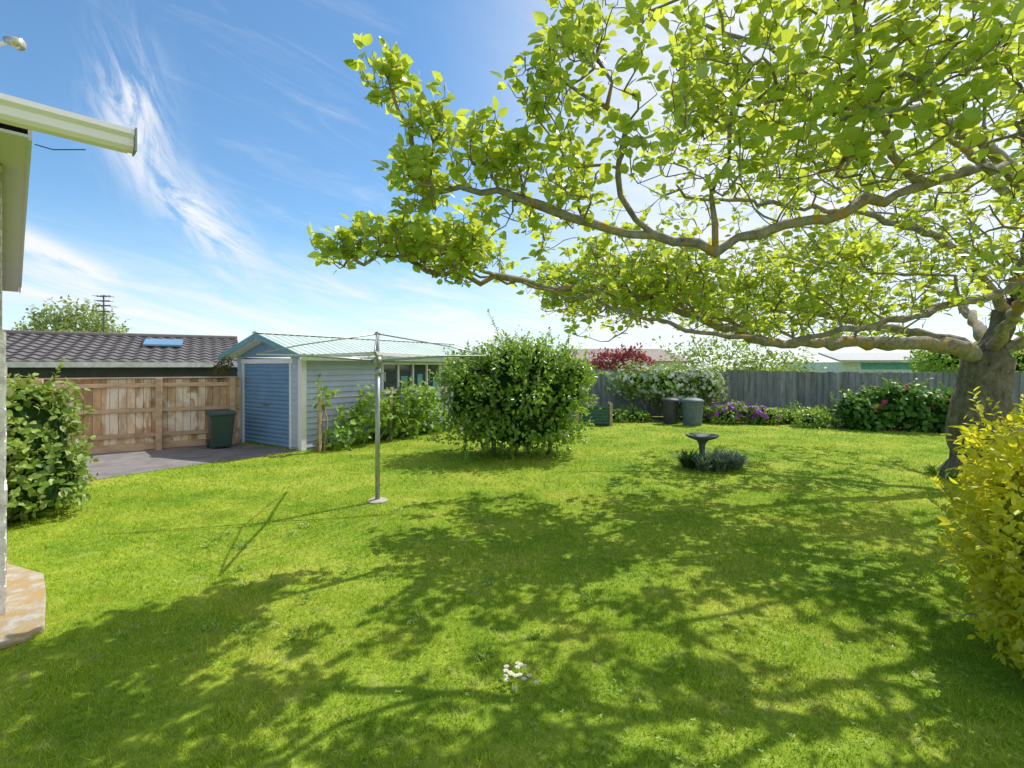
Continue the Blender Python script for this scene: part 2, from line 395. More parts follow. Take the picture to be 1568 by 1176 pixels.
g=Geo().prism([(-.29,-.3,2.06),(-.29,W/2,rz-.09),(-.29,W+.3,2.06),(-.29,W+.3,2.04),(-.29,W/2,rz-.11),(-.29,-.3,2.04)],(.28,0,0)); g.make('eave_lining',WHITE,GR)
for s,nm in ((0,'roof_near'),(1,'roof_far')):
    V=[];F=[];n=int((L+.6)/.02)
    for i in range(n+1):
        x=-.3+i*.02
        h=.016 if (x/.2)%1<.25 else 0
        y0=-.36 if s==0 else W+.36
        V+=[(x,y0,2.15+h),(x,W/2,rz+.03+h)]
    F=[[2*i,2*i+2,2*i+3,2*i+1] for i in range(n)]
    mesh_np(nm,V,F,GREENROOF,GR)
Geo().prism([(-.33,W/2-.14,rz+.02),(-.33,W/2,rz+.075),(-.33,W/2+.14,rz+.02)],(L+.66,0,0)).make('ridge_cap',GREENROOF,GR)
g=Geo().prism([(-.3,-.42,2.03),(-.3,-.44,2.13),(-.3,-.425,2.13),(-.3,-.41,2.045),(-.3,-.345,2.045),(-.3,-.345,2.03)],(L+.6,0,0)); g.make('gutter',simple('gutter_green',(.50,.60,.56),.4),GR)
Geo().box(-.28,L+.28,-.34,-.32,2.02,2.14).box(-.27,L+.27,-.318,-.0,2.10,2.115).make('fascia',WHITE,GR)
Geo().tube([(L-.1,-.40,2.04),(L-.1,-.08,1.85),(L-.1,-.08,.05)],.035,8).make('downpipe',WHITE,GR)
g=Geo(); np_=5; t=.045
g.box(wx0-.05,wx1+.05,-.045,-.001,wz0-.06,wz0).box(wx0-.05,wx1+.05,-.042,-.001,wz1,wz1+.06)
for i in range(np_+1):
    x=wx0+(wx1-wx0)*i/np_; g.box(x-t/2,x+t/2,-.036,.03,wz0+.001,wz1-.001)
g.make('window_frames',WHITE,GR,bevel=.004)
Geo().box(wx0,wx1,.02,.026,wz0,wz1).make('window_glass',GLASS,GR)
g=Geo().box(wx0+.7,wx0+.95,.012,.017,wz0,wz0+.35).box(wx0+1.35,wx0+1.55,.012,.017,wz0+.05,wz0+.4).box(wx0+2.0,wx0+2.25,.012,.017,wz0,wz0+.3)
g.make('window_items',simple('teal_items',(.15,.4,.42),.5),GR)

# ------------------------------------------------------------ left timber fence
FE=empty('timber_fence',(-9.0,10.68,0),math.atan2(.53,.85))
TIM=island('weathered_timber',[(.34,.20,.11),(.50,.33,.19),(.66,.47,.31),(.44,.30,.19),(.72,.55,.39)],.85,7,(.70,.62,.52),(1,1,.35))
TIM2=island('timber_rail',[(.46,.31,.20),(.60,.44,.31)],.85,9,None,(.3,.3,1))
g=Geo(); x=-5.5
while x<2.75:
    w=.148; g.box(x,x+w-.009,.02+random.uniform(0,.006),.04,.16,1.60+random.uniform(-.008,.008)); x+=w
g.make('palings',TIM,FE)
g=Geo()
for z in (.30,.86,1.42): g.box(-5.5,2.75,-.028,.018,z,z+.09)
g.box(-5.5,2.75,-.02,.015,.02,.17); g.box(-5.5,2.75,-.05,.06,1.61,1.64)
g.make('rails',TIM2,FE,bevel=.004)
g=Geo()
for x in (-4.9,-2.85,-.85,1.15,2.6): g.box(x-.06,x+.06,-.14,-.03,0,1.62)
g.make('posts',TIM2,FE,bevel=.006)

# ------------------------------------------------------------ neighbour house (left)
NH=empty('neighbour_house',(-10.3,12.5,0),math.atan2(.52,.85))
TILE=island('concrete_tile',[(.125,.112,.11),(.165,.15,.148)],.85,12)
V=[];F=[];x0,x1=-9,3.1;nx=int((x1-x0)/.045);rows=10;dy=3.3;zt=2.80;zb=1.98
for r_ in range(rows):
    n=len(V)
    for s in (0,1):
        yy=(r_+s)/rows*dy; zz=zb+(zt-zb)*(r_+s)/rows+(.035 if s==0 else .0)
        for i in range(nx+1):
            x=x0+(x1-x0)*i/nx; V.append((x,yy,zz+.022*math.sin(x/.30*2*math.pi)))
    for i in range(nx): F.append([n+i,n+i+1,n+nx+2+i,n+nx+1+i])
    n2=len(V)
    for i in range(nx+1):
        p=V[n+i]; V.append((p[0],p[1]+.002,p[2]-.04))
    for i in range(nx): F.append([n2+i,n2+i+1,n+i+1,n+i])
mesh_np('tiled_roof',V,F,TILE,NH)
Geo().tube([(x0,dy,zt+.02),(x1,dy,zt+.02)],.09,8).make('ridge_tiles',TILE,NH)
Geo().prism([(x0,dy,zt),(x0,dy*2,zb),(x0,dy*2,zb-.05),(x0,dy,zt-.05)],(x1-x0,0,0)).make('back_roof',TILE,NH)
Geo().box(x0,x1,-.12,.02,1.86,1.99).make('gutter',simple('cream_gutter',(.78,.78,.74),.5),NH)
Geo().box(x0,x1-.05,.25,dy*2-.3,0,1.86).make('walls',simple('dark_wall',(.07,.08,.085),.8),NH)
Geo().prism([(x1-.2,.1,1.9),(x1-.2,dy*2-.1,1.9),(x1-.2,dy,zt-.05)],(.1,0,0)).make('gable_end',simple('dark_gable',(.1,.1,.1),.8),NH)
sk=Geo(); yA,yB=1.7,2.5; zA=zb+(zt-zb)*yA/dy+.07; zB=zb+(zt-zb)*yB/dy+.07
sk.prism([(.65,yA,zA),(1.6,yA,zA),(1.6,yB,zB),(.65,yB,zB)],(0,0,.05)); SKY_G,nt=newmat('skylight_glass'); finish(nt,(.16,.30,.42),.1); sk.make('skylight',SKY_G,NH)
AN=empty('tv_antenna',(-13.0,15.8,0)); g=Geo(); g.tube([(0,0,2.2),(0,0,4.15)],.022,6)
for z,l in ((4.1,.36),(3.95,.3),(3.8,.36),(3.62,.28)):
    g.tube([(-l*.55,-.02,z),(l*.55,.02,z+.03)],.012,5)
    for k in range(4): x=-l*.5+k*l/3; g.tube([(x,-.2,z+.01),(x,.2,z+.01)],.009,4)
g.make('mast_and_elements',simple('antenna_metal',(.12,.12,.13),.4,metal=.5),AN)
Geo().tube([(0,0,3.4),(.35,.2,2.6)],.006,4).make('stay_wire',BARK,AN)

# ------------------------------------------------------------ left house corner
HO=empty('brick_house',(0,0,0))
u=np.array((-.72,.70)); vv=np.array((.70,.72)); c0=np.array((-3.80,3.70))
BR,nt=newmat('painted_brick'); tc=objc(nt)
bt=N(nt,'ShaderNodeTexBrick'); bt.inputs['Scale'].default_value=4.2; bt.inputs['Color1'].default_value=(.55,.50,.44,1); bt.inputs['Color2'].default_value=(.42,.36,.31,1); bt.inputs['Mortar'].default_value=(.3,.28,.26,1)
cx=N(nt,'ShaderNodeCombineXYZ'); sp=N(nt,'ShaderNodeSeparateXYZ'); nt.links.new(tc,sp.inputs[0]); nt.links.new(sp.outputs[1],cx.inputs[0]); nt.links.new(sp.outputs[2],cx.inputs[1]); nt.links.new(cx.outputs[0],bt.inputs['Vector'])
finish(nt,bt.outputs[0],.85,bt.outputs[1],-.5,.01)
ROCK=simple('white_stone',(.66,.62,.60),.85,.35,9,bump=1)
def wallq(a,b,z0,z1,th=.2):
    a=np.array(a);b=np.array(b); d=(b-a)/np.linalg.norm(b-a); nn=np.array((-d[1],d[0]))*th
    return [(a[0],a[1],z0),(b[0],b[1],z0),(b[0]+nn[0],b[1]+nn[1],z0),(a[0]+nn[0],a[1]+nn[1],z0)],(0,0,z1-z0)
far=c0+u*9
p,vz=wallq(c0,far,2.18,3.40,.25); Geo().prism(p,vz).make('brick_wall',BR,HO)
p,vz=wallq(c0+np.array((.015,.0)),far,0,2.17,.28); Geo().prism(p,vz).make('stone_base_wall',ROCK,HO)
back=c0-vv*2.4
p,vz=wallq(c0-vv*.26,back,0,3.40,-.2); Geo().prism(p,vz).make('end_wall',BR,HO)
g=Geo()
dn=np.array((vv[0],vv[1]))
for k in range(18):
    z=.02+k*.12
    s=0
    while s<3:
        l=random.uniform(.2,.4); a=c0+u*s; b=c0+u*(s+l-.012); t=random.uniform(.01,.028)
        g.prism([(a[0],a[1],z),(b[0],b[1],z),(b[0]+dn[0]*t,b[1]+dn[1]*t,z),(a[0]+dn[0]*t,a[1]+dn[1]*t,z)],(0,0,.108)); s+=l
g.make('stone_courses',ROCK,HO)
ge=np.array((-2.67,3.50)); gs=ge-vv*3.0
CREAM=simple('white_gutter_paint',(.88,.83,.93),.4,.03,3,bump=.03)
def vbox(geo,a,b,w,z0,z1):
    a=np.array(a);b=np.array(b); d=(b-a)/np.linalg.norm(b-a); nn=np.array((-d[1],d[0]))*w
    geo.prism([(a[0],a[1],z0),(b[0],b[1],z0),(b[0]+nn[0],b[1]+nn[1],z0),(a[0]+nn[0],a[1]+nn[1],z0)],(0,0,z1-z0))
d=vv/np.linalg.norm(vv); nn=np.array((d[1],-d[0]))
prof=[(0,3.52),(0,3.40),(.02,3.385),(.07,3.385),(.095,3.41),(.10,3.46),(.125,3.485),(.125,3.52),(.115,3.52),(.112,3.49),(.088,3.465),(.085,3.415),(.065,3.395),(.012,3.395),(.012,3.52)]
Geo().prism([(gs[0]+nn[0]*r,gs[1]+nn[1]*r,z) for r,z in prof],(*(d*3.0),0)).make('gutter',CREAM,HO)
g=Geo(); vbox(g,gs-nn*.025,ge-nn*.025-d*.03,.022,3.40,3.54); g.make('fascia',CREAM,HO)
g=Geo(); vbox(g,ge-d*.008,ge+d*.002+0*nn,-.132,3.375,3.535); g.make('gutter_stop_end',simple('grey_green_metal',(.30,.33,.26),.5),HO)
SOF=simple('soffit_paint',(.58,.58,.60),.6,.05,2,bump=.02)
so=np.array((-3.19,3.30))
s2=so-vv*3
Geo().prism([(c0[0]-vv[0]*3,c0[1]-vv[1]*3,3.41),(s2[0],s2[1],3.41),(so[0],so[1],3.41),(far[0]+.17,far[1]+.17,3.41),(far[0]-.3,far[1]-.3,3.41)],(0,0,.02)).make('soffit',SOF,HO)
g=Geo(); vbox(g,so,far+np.array((.19,.19)),.02,3.395,3.50); g.make('gable_fascia',SOF,HO)
Geo().prism([(s2[0],s2[1],3.505),(so[0],so[1],3.505),(far[0]+.2,far[1]+.2,3.505),(far[0]-4,far[1]-4,4.3),(s2[0]-4,s2[1]-1,4.3)],(0,0,.03)).make('roof',TILE,HO)
Geo().tube([(so[0]-.0,so[1]+.02,3.38),(so[0]+.12,so[1]+.02,3.345),(ge[0]-.25,ge[1]-.1,3.38)],.004,5).make('cable',simple('black_cable',(.03,.03,.03)),HO)
SL=empty('security_lamp',(-3.02,3.0,3.84)); 
Geo().tube([(-.5,.1,-.3),(-.15,.02,.0),(-.02,0,.02)],.012,6).make('bracket',CREAM,SL)
g=Geo(); g.tube([(-.04,0,.03),(.0,0,.02),(.055,-.01,-.005)],[.02,.03,.036],12); g.make('head',simple('lamp_metal',(.55,.52,.45),.3,metal=.4),SL,True)

# ------------------------------------------------------------ clothesline
CL=empty('rotary_clothesline',(-1.88,6.94,0),math.radians(14))
GALV=simple('galvanised',(.36,.37,.37),.4,.15,12,metal=.55,bump=.05)
g=Geo(); g.tube([(0,0,0),(0,0,1.86)],.033,14); g.tube([(0,0,1.8),(0,0,2.36)],.025,12); g.lathe((0,0,1.76),[(.0,0),(.042,.0),(.042,.1),(.0,.1)],14)
g.lathe((0,0,1.93),[(.0,0),(.055,.0),(.06,.03),(.055,.09),(.0,.09)],14); g.lathe((0,0,2.33),[(.0,0),(.035,.0),(.035,.04),(.0,.05)],12)
g.make('pole',GALV,CL,True)
Geo().tube([(.03,0,1.8),(.1,-.02,1.8),(.1,-.02,1.68)],.01,8).make('crank_handle',GALV,CL)
g=Geo(); wr=Geo(); R=1.55
tips=[]
for k in range(4):
    a=k*math.pi/2; dx,dy_=math.cos(a),math.sin(a)
    g.tube([(dx*.05,dy_*.05,1.97),(dx*.8,dy_*.8,2.03),(dx*R,dy_*R,2.05)],[.017,.016,.014],8)
    g.tube([(dx*.03,dy_*.03,2.34),(dx*1.0,dy_*1.0,2.18),(dx*R*.98,dy_*R*.98,2.06)],[.010,.009,.009],6)
    tips.append((dx,dy_))
for r_ in (R,R*.86,R*.72,R*.58,R*.44):
    for k in range(4):
        a,b=tips[k],tips[(k+1)%4]; z=2.03+.02*r_/R
        wr.tube([(a[0]*r_,a[1]*r_,z),((a[0]+b[0])*r_*.5,(a[1]+b[1])*r_*.5,z-.02),(b[0]*r_,b[1]*r_,z)],.0045,4)
g.make('arms',GALV,CL,True); wr.make('line_wires',simple('wire',(.5,.5,.5),.4),CL)
Geo().lathe((0,0,0),[(.14,0),(.14,.02),(.12,.03),(.03,.04)],16).make('concrete_footing',simple('footing',(.42,.39,.33),.9),CL)

# ------------------------------------------------------------ birdbath
BB=empty('bird_bath',(3.58,9.35,0))
g=Geo().lathe((0,0,0),[(.16,0),(.16,.03),(.12,.06),(.075,.10),(.055,.18),(.05,.3),(.06,.42),(.09,.48),(.12,.50),(.25,.545),(.30,.58),(.30,.60),(.27,.60),(.2,.575),(.08,.56),(0,.56)],28)
g.make('pedestal_and_bowl',simple('dark_stone',(.10,.10,.105),.7,.3,10,bump=.3),BB,True)
def tuft(name,cx,cy,n,s,mat,h=.6,parent=None):
    a=rng.random(n)*6.28; rr=rng.random(n)*.12
    P=np.c_[cx+np.cos(a)*rr,cy+np.sin(a)*rr,np.full(n,.01)]; D=np.c_[np.cos(a),np.sin(a),h*(.4+1.4*rng.random(n))]
    Nn=np.c_[-np.cos(a)*h,-np.sin(a)*h,np.ones(n)]
    return leaves(name,P,D,Nn,s*(.7+.6*rng.random(n)),STRAP,mat,parent)
GZ=empty('gazania_bed')
for x,y in ((3.28,9.2),(3.75,8.95),(4.1,9.15),(3.95,9.45),(3.45,8.98)):
    tuft('strappy_leaves',x,y,170,.32,GREY_LEAF if x>3.4 else DARK_LEAF,1.1,GZ)
P=[];D=[]
for i in range(9):
    x=random.choice((4.25,4.1,3.4,3.8))+random.uniform(-.15,.15); y=9.1+random.uniform(-.1,.2); z=random.uniform(.15,.28)
    for k in range(8): a=k*.785; P.append((x,y,z)); D.append((math.cos(a),math.sin(a),.2))
leaves('orange_flowers',P,D,[(0,0,1)]*len(P),[.035]*len(P),SMALL,leafmat('orange_petal',[(.8,.2,.02),(.8,.4,.03)],(.8,.3,.02)),GZ)

# ------------------------------------------------------------ wheelie bin
WB=empty('wheelie_bin',(-6.72,11.45,0),math.radians(40))
BIN=simple('dark_green_plastic',(.03,.065,.055),.4,.2,4,bump=.03)
g=Geo(); 
def frus(g,x0,x1,y0,y1,z0,X0,X1,Y0,Y1,z1):
    n=len(g.V); g.V+=[(x0,y0,z0),(x1,y0,z0),(x1,y1,z0),(x0,y1,z0),(X0,Y0,z1),(X1,Y0,z1),(X1,Y1,z1),(X0,Y1,z1)]
    g.F+=[[n+i for i in f] for f in [(0,3,2,1),(4,5,6,7),(0,1,5,4),(1,2,6,5),(2,3,7,6),(3,0,4,7)]]
frus(g,-.19,.19,-.2,.2,.04,-.25,.25,-.27,.27,.80); g.make('body',BIN,WB,bevel=.03)
g=Geo(); frus(g,-.27,.27,-.3,.29,.802,-.24,.24,-.25,.27,.87); g.box(-.28,.28,-.31,.3,.775,.80); g.make('lid',BIN,WB,bevel=.012)
g=Geo().tube([(-.25,.24,.1),(-.2,.24,.1)],.1,14).tube([(.2,.24,.1),(.25,.24,.1)],.1,14).tube([(-.2,.33,.78),(.2,.33,.78)],.015,6); g.make('wheels_and_handle',BIN,WB)

# ------------------------------------------------------------ back fence + cans + compost
PAL=island('grey_paling',[(.21,.225,.22),(.28,.295,.285),(.36,.37,.355),(.25,.275,.27)],.9,6,(.20,.21,.19),(1,1,.3))
fl=[(-3.5,20.3),(3.5,18.7),(7.7,18.1),(13.4,16.9),(20,15.6),(30,14)]
BF=empty('paling_fence'); g=Geo()
for (ax,ay),(bx,by) in zip(fl[:-1],fl[1:]):
    l=math.hypot(bx-ax,by-ay); dx,dy_=(bx-ax)/l,(by-ay)/l; s=0;i=0
    while s<l:
        w=.1; o=.03*(i%2); x=ax+dx*s; y=ay+dy_*s; nx_,ny_=dy_,-dx; hh=1.70+random.uniform(-.03,.02)+.05*math.sin((ax+s)*.35)
        a=(x+nx_*o,y+ny_*o); b=(a[0]+dx*w*1.05,a[1]+dy_*w*1.05)
        g.prism([(a[0],a[1],0.02),(b[0],b[1],0.02),(b[0]+nx_*.017,b[1]+ny_*.017,.02),(a[0]+nx_*.017,a[1]+ny_*.017,.02)],(0,0,hh)); s+=w;i+=1
g.make('palings',PAL,BF)
def can(name,x,y,r,h,mat):
    e=empty(name,(x,y,0)); g=Geo(); prof=[(0,0),(r*.86,0),(r*.86,.03)]
    for i in range(9): zz=.05+i*(h-.12)/8; prof+=[(r*(.86+.12*i/8)+.006*(i%2),zz)]
    prof+=[(r,h-.06),(r*1.03,h-.05)]; g.lathe((0,0,0),prof,28); g.make('body',mat,e,True)
    Geo().lathe((0,0,0),[(r*1.07,h-.07),(r*1.08,h-.03),(r*.9,h+.01),(r*.4,h+.05),(0,h+.055)],28).make('lid',mat,e,True)
    Geo().tube([(-.07,0,h+.04),(-.06,0,h+.1),(.06,0,h+.1),(.07,0,h+.04)],.01,6).make('lid_handle',mat,e)
can('compost_bin',5.22,16.3,.26,.80,simple('dark_grey_plastic',(.05,.055,.06),.6))
can('compost_bin',5.78,15.9,.33,.82,simple('blue_grey_plastic',(.12,.15,.17),.6))
RB=empty('raised_garden_bed',(2.05,15.8,0),math.radians(-8)); DG=simple('dark_green_steel',(.05,.12,.09),.5)
V=[];F=[];n=60
for i in range(n+1):
    z=.03+.6*i/n; y=.02*abs(math.sin(i/n*math.pi*6)); V+=[(.05,-y,z),(1.05,-y,z)]
F=[[2*i,2*i+1,2*i+3,2*i+2] for i in range(n)]; mesh_np('ribbed_panel',V,F,DG,RB)
Geo().box(0,.09,-.05,.04,0,.68).box(1.04,1.13,-.05,.04,0,.7).box(0.0,.09,1.0,1.09,0,.68).box(1.04,1.13,1.0,1.09,0,.68).make('posts',TIM2,RB)
Geo().box(1.06,1.09,.04,1,.03,.62).box(.04,.06,.04,1,.03,.62).box(.06,1.06,.04,1,.4,.5).make('sides_and_soil',simple('soil',(.05,.035,.02),1),RB)

# ------------------------------------------------------------ shrubs
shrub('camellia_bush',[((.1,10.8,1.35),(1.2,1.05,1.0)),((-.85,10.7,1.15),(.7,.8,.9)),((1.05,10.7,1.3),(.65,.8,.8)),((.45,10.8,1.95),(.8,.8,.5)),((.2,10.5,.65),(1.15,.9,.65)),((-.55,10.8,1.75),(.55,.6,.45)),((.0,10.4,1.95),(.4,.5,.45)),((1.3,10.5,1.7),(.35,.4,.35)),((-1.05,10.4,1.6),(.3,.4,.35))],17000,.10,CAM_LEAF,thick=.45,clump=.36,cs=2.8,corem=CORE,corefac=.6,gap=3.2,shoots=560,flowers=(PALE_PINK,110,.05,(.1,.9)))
shrub('variegated_shrub',[((-6.15,6.25,.95),(.50,.6,.78)),((-5.95,6.2,.5),(.5,.5,.5)),((-6.2,6.3,1.35),(.36,.45,.38)),((-6.7,6.6,.9),(.6,.6,.85))],8000,.08,MIX_LEAF,thick=.4,clump=.28,corem=CORE,tmpl=BROAD,gap=3.5,shoots=120)
shrub('golden_shrub',[((3.40,3.05,.85),(.52,.42,.72)),((3.75,2.75,.75),(.60,.55,.72)),((4.3,3.3,.9),(.8,.7,.72)),((3.30,2.85,.45),(.40,.36,.45)),((3.75,3.5,.8),(.5,.4,.7))],20000,.062,GOLD_LEAF,thick=.35,clump=.16,cs=4,corem=simple('gold_core',(.14,.18,.02),1),corefac=.60,power=2.5,up=.8,shoots=330)
VN=empty('grape_vine')
g=Geo()
def gp(s,o,z): return (-4.7+.54*s+.84*o,11.1+.84*s-.54*o,z)
for s in (.1,2.2,4.3): g.tube([gp(s,.5,0),gp(s,.5,1.35)],.04,8)
for z in (.7,1.2): g.tube([gp(.1,.5,z),gp(4.3,.5,z)],.006,5)
g.make('trellis',TIM2,VN)
vb=[]
for s,z,r,rz_ in ((.15,1.15,.18,.2),(1.0,.55,.32,.32),(1.5,.85,.35,.35),(2.1,.5,.35,.35),(2.7,1.0,.35,.42),(3.2,.7,.35,.4),(3.6,1.0,.22,.4),(.5,.3,.25,.25),(2.9,.4,.4,.3),(4.0,.4,.35,.3)):
    vb.append((gp(s,.5,z),(r,r,rz_)))
shrub('grape_vine',vb,2600,.13,VINE_LEAF,thick=.8,clump=.45,cs=3,tmpl=BROAD,corem=None,parent=VN,shoots=70)
shrub('climbing_plant',[((-7.05,12.0,1.72),(.14,.15,.3)),((-6.95,12.1,1.95),(.1,.1,.15))],500,.06,leafmat('climber_leaf',[(.12,.16,.04),(.2,.12,.06)],(.3,.2,.05)),stems=False)
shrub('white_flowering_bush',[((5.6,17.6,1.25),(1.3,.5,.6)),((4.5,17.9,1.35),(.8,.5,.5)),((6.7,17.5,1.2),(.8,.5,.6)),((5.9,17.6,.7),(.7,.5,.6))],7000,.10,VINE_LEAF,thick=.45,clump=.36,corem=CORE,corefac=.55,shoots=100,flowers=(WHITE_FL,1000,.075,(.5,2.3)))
shrub('red_maple',[((4.4,21,1.9),(1.2,.8,.65)),((5.1,21,2.1),(.8,.7,.4))],3500,.14,RED_LEAF,thick=.6,clump=.35,corem=None)
shrub('background_tree',[((9.2,22.5,1.9),(2.2,1.2,1.2)),((12,22.5,1.9),(1.5,1.2,.7))],4200,.17,MIX_LEAF,thick=.8,clump=.42,corem=None)
shrub('yellow_tree',[((18.5,21,2.2),(1.4,1.2,.7)),((21,20.5,2.0),(1.1,1.2,.7))],2500,.2,VINE_LEAF,thick=.6,corem=CORE,corefac=.5)
shrub('willow_tree',[((-27.5,30,3.8),(1.3,1.3,1.2)),((-25.8,30,4.1),(1.3,1.3,1.2)),((-29,30,3.2),(.9,1.2,.9)),((-24.4,30,3.3),(.7,1,.8))],5200,.27,FAR_LEAF,thick=.95,clump=.5,cs=1.1,corem=None,up=.1,shoots=120)
shrub('purple_flowers',[((7.2,16.3,.3),(.6,.35,.32)),((8.1,16.2,.25),(.5,.35,.28))],1800,.10,VINE_LEAF,corem=CORE,stems=False,clump=.35,flowers=(PURP_FL,260,.065,(.2,.8)))
shrub('rhododendron_bush',[((10.6,14.9,.5),(.75,.5,.5)),((11.5,14.7,.75),(.9,.6,.6)),((12.4,14.4,.55),(.8,.5,.55)),((11.0,15.0,.6),(.7,.5,.5)),((13.0,14.0,.4),(.8,.5,.45))],8000,.14,leafmat('rhodo_leaf',[(.05,.14,.03),(.10,.24,.04),(.18,.34,.07)],(.3,.5,.06),.3),thick=.5,clump=.4,tmpl=BROAD,corem=CORE,flowers=(PINK_FL,80,.08,(.4,1.5)),shoots=60)
shrub('border_plants',[((x,16.6-.12*(x-8)+random.uniform(-.2,.2),.15),(random.uniform(.3,.6),.35,random.uniform(.18,.42))) for x in (2.8,3.4,4.2,6.5,8.8,9.4,10.0)]+[((x,15.4,.2),(.5,.4,.35)) for x in (9.3,14,14.8,15.6,16.4)],8000,.11,CAM_LEAF,thick=.5,clump=.4,corem=CORE,corefac=.55,stems=False,flowers=(WHITE_FL,60,.05,(.1,.8)))
BG=empty('border_grass')
for i in range(26):
    s=random.uniform(.2,6); x,y,_=gp(s,random.uniform(.15,.4),0); tuft('grass_tuft',x,y,40,.22,VINE_LEAF,1.2,BG)
for i in range(14):   # longer grass round the tree foot and shrub
    a=random.uniform(2.6,5.4); tuft('grass_tuft',8+.62*math.cos(a),8.5+.62*math.sin(a),34,.16,VINE_LEAF,1.2,BG)

BH=empty('distant_house',(4,32,0)); Geo().box(-1,7,0,6,0,2.1).make('walls',WHITE,BH)
Geo().prism([(-1.5,-.5,2.1),(7.5,-.5,2.1),(6.5,3,3.0),(-.5,3,3.0)],(0,0,.1)).make('roof',simple('brown_roof',(.28,.21,.18),.8),BH)
Geo().box(1,3,-.03,-.005,.9,1.8).make('windows',GLASS,BH)
BH=empty('distant_house',(18,27,0)); Geo().box(0,7,0,6,0,2.1).make('walls',simple('pale_wall',(.6,.65,.62),.7),BH)
Geo().prism([(-.5,-.5,2.1),(7.5,-.5,2.1),(6.5,3,2.6),(.5,3,2.6)],(0,0,.1)).make('roof',simple('grey_roof',(.35,.36,.35),.7),BH)
Geo().box(1,5,-.03,-.005,1.7,2.05).make('fascia_panel',simple('teal_panel',(.1,.35,.38)),BH)

# ------------------------------------------------------------ the big tree
TR=empty('spreading_tree')
Pn=[];Par=[];R0=[];PL=[]
def addn(p,par,r=0):
    Pn.append(np.array(p,float)); Par.append(par); R0.append(r)
    PL.append(0 if par<0 else PL[par]+float(np.linalg.norm(Pn[-1]-Pn[par]))); return len(Pn)-1
def limb(start,pts,r0,r1,step=.16,wob=.055):
    P0=[Pn[start]]+[np.array(p,float) for p in pts]; ids=[start]; cur=start
    tot=sum(np.linalg.norm(P0[i+1]-P0[i]) for i in range(len(P0)-1)); acc=0
    for i in range(len(P0)-1):
        a=P0[max(i-1,0)];b=P0[i];c=P0[i+1];d=P0[min(i+2,len(P0)-1)]
        l=np.linalg.norm(c-b); n=max(1,int(l/step))
        for k in range(1,n+1):
            t=k/n; q=.5*((2*b)+(-a+c)*t+(2*a-5*b+4*c-d)*t*t+(-a+3*b-3*c+d)*t**3)
            acc+=l/n; q=q+rng.normal(size=3)*wob*.5
            cur=addn(q,cur,r0+(r1-r0)*min(1,acc/tot)**.7); ids.append(cur)
    return ids
root=addn((8.0,8.5,-.05),-1,.55)
tk=limb(root,[(8.0,8.5,.3),(8.0,8.48,1.0),(8.05,8.45,1.7),(8.1,8.4,2.05)],.44,.36,.2,.01); top=tk[-1]
a1=limb(top,[(7.3,8.3,2.2),(6.65,8.2,2.28),(5.43,8.0,2.27),(4.16,7.6,2.25),(2.9,7.0,2.45),(1.85,6.5,2.75),(.52,6.0,2.85),(-.55,5.3,2.86)],.15,.010)
a3=limb(top,[(7.7,7.6,2.7),(6.9,6.4,3.1),(5.6,5.2,3.5),(4.4,4.5,3.70),(3.54,4.3,3.43),(2.52,4.2,3.09),(1.75,4.2,2.94),(1.22,4.3,3.0),(.67,4.4,3.14),(.09,4.4,3.4),(-.45,4.4,3.47),(-.8,4.35,3.55)],.10,.006)
def near(p): 
    A=np.array(Pn); return int(np.argmin(((A-np.array(p))**2).sum(1)))
limb(near((1.75,4.2,2.94)),[(1.62,4.1,3.3),(1.78,4.0,3.8),(1.6,3.8,4.5),(1.5,3.7,5.1)],.028,.008)
limb(near((1.22,4.3,3.0)),[(.9,4.2,3.3),(.9,4.0,3.8),(.6,3.9,4.4)],.02,.007)
limb(near((-.8,4.35,3.55)),[(-.9,4.25,3.9),(-1.0,4.2,4.2)],.009,.006)
limb(near((5.6,5.2,3.5)),[(5.1,5.2,4.1),(4.3,5.0,4.35),(3.2,4.8,4.6),(2.2,4.6,4.9),(1.2,4.3,5.0)],.08,.01)
limb(near((6.9,6.4,3.1)),[(6.2,6.2,2.85),(5.0,6.0,2.55),(3.3,6.0,2.2),(1.9,5.9,2.4),(.6,5.8,2.75),(-.5,5.6,2.95),(-1.2,5.0,3.0)],.06,.008)
limb(near((3.54,4.3,3.43)),[(3.1,4.1,3.8),(2.7,3.8,4.3),(2.4,3.5,4.9)],.03,.008)
u1=limb(top,[(8.3,8.3,2.8),(8.4,8.0,4.0),(7.8,7.5,5.2),(7.0,7,6.2)],.22,.02)
limb(near((8.4,8,4)),[(6.6,7.1,4.9),(4.6,6.3,5.3),(2.8,6,5.6)],.09,.015)
limb(near((8.3,8.3,2.8)),[(6.8,7.6,3.7),(5.0,7.2,4.1),(3.4,7,4.2),(2.0,6.6,4.2)],.09,.015)
limb(top,[(7.4,9.0,2.5),(6.5,9.8,2.8),(4.5,10.5,3.4),(2.8,10.6,3.7)],.12,.015)
limb(top,[(9.3,7.6,3.0),(10.4,6.5,4.0),(11,5.5,4.8)],.14,.02)
limb(top,[(9,10,3.2),(9.5,12,4)],.14,.02)
limb(near((5.6,5.2,3.5)),[(6.2,4.2,4.3),(6.3,3.4,5.0)],.06,.015)
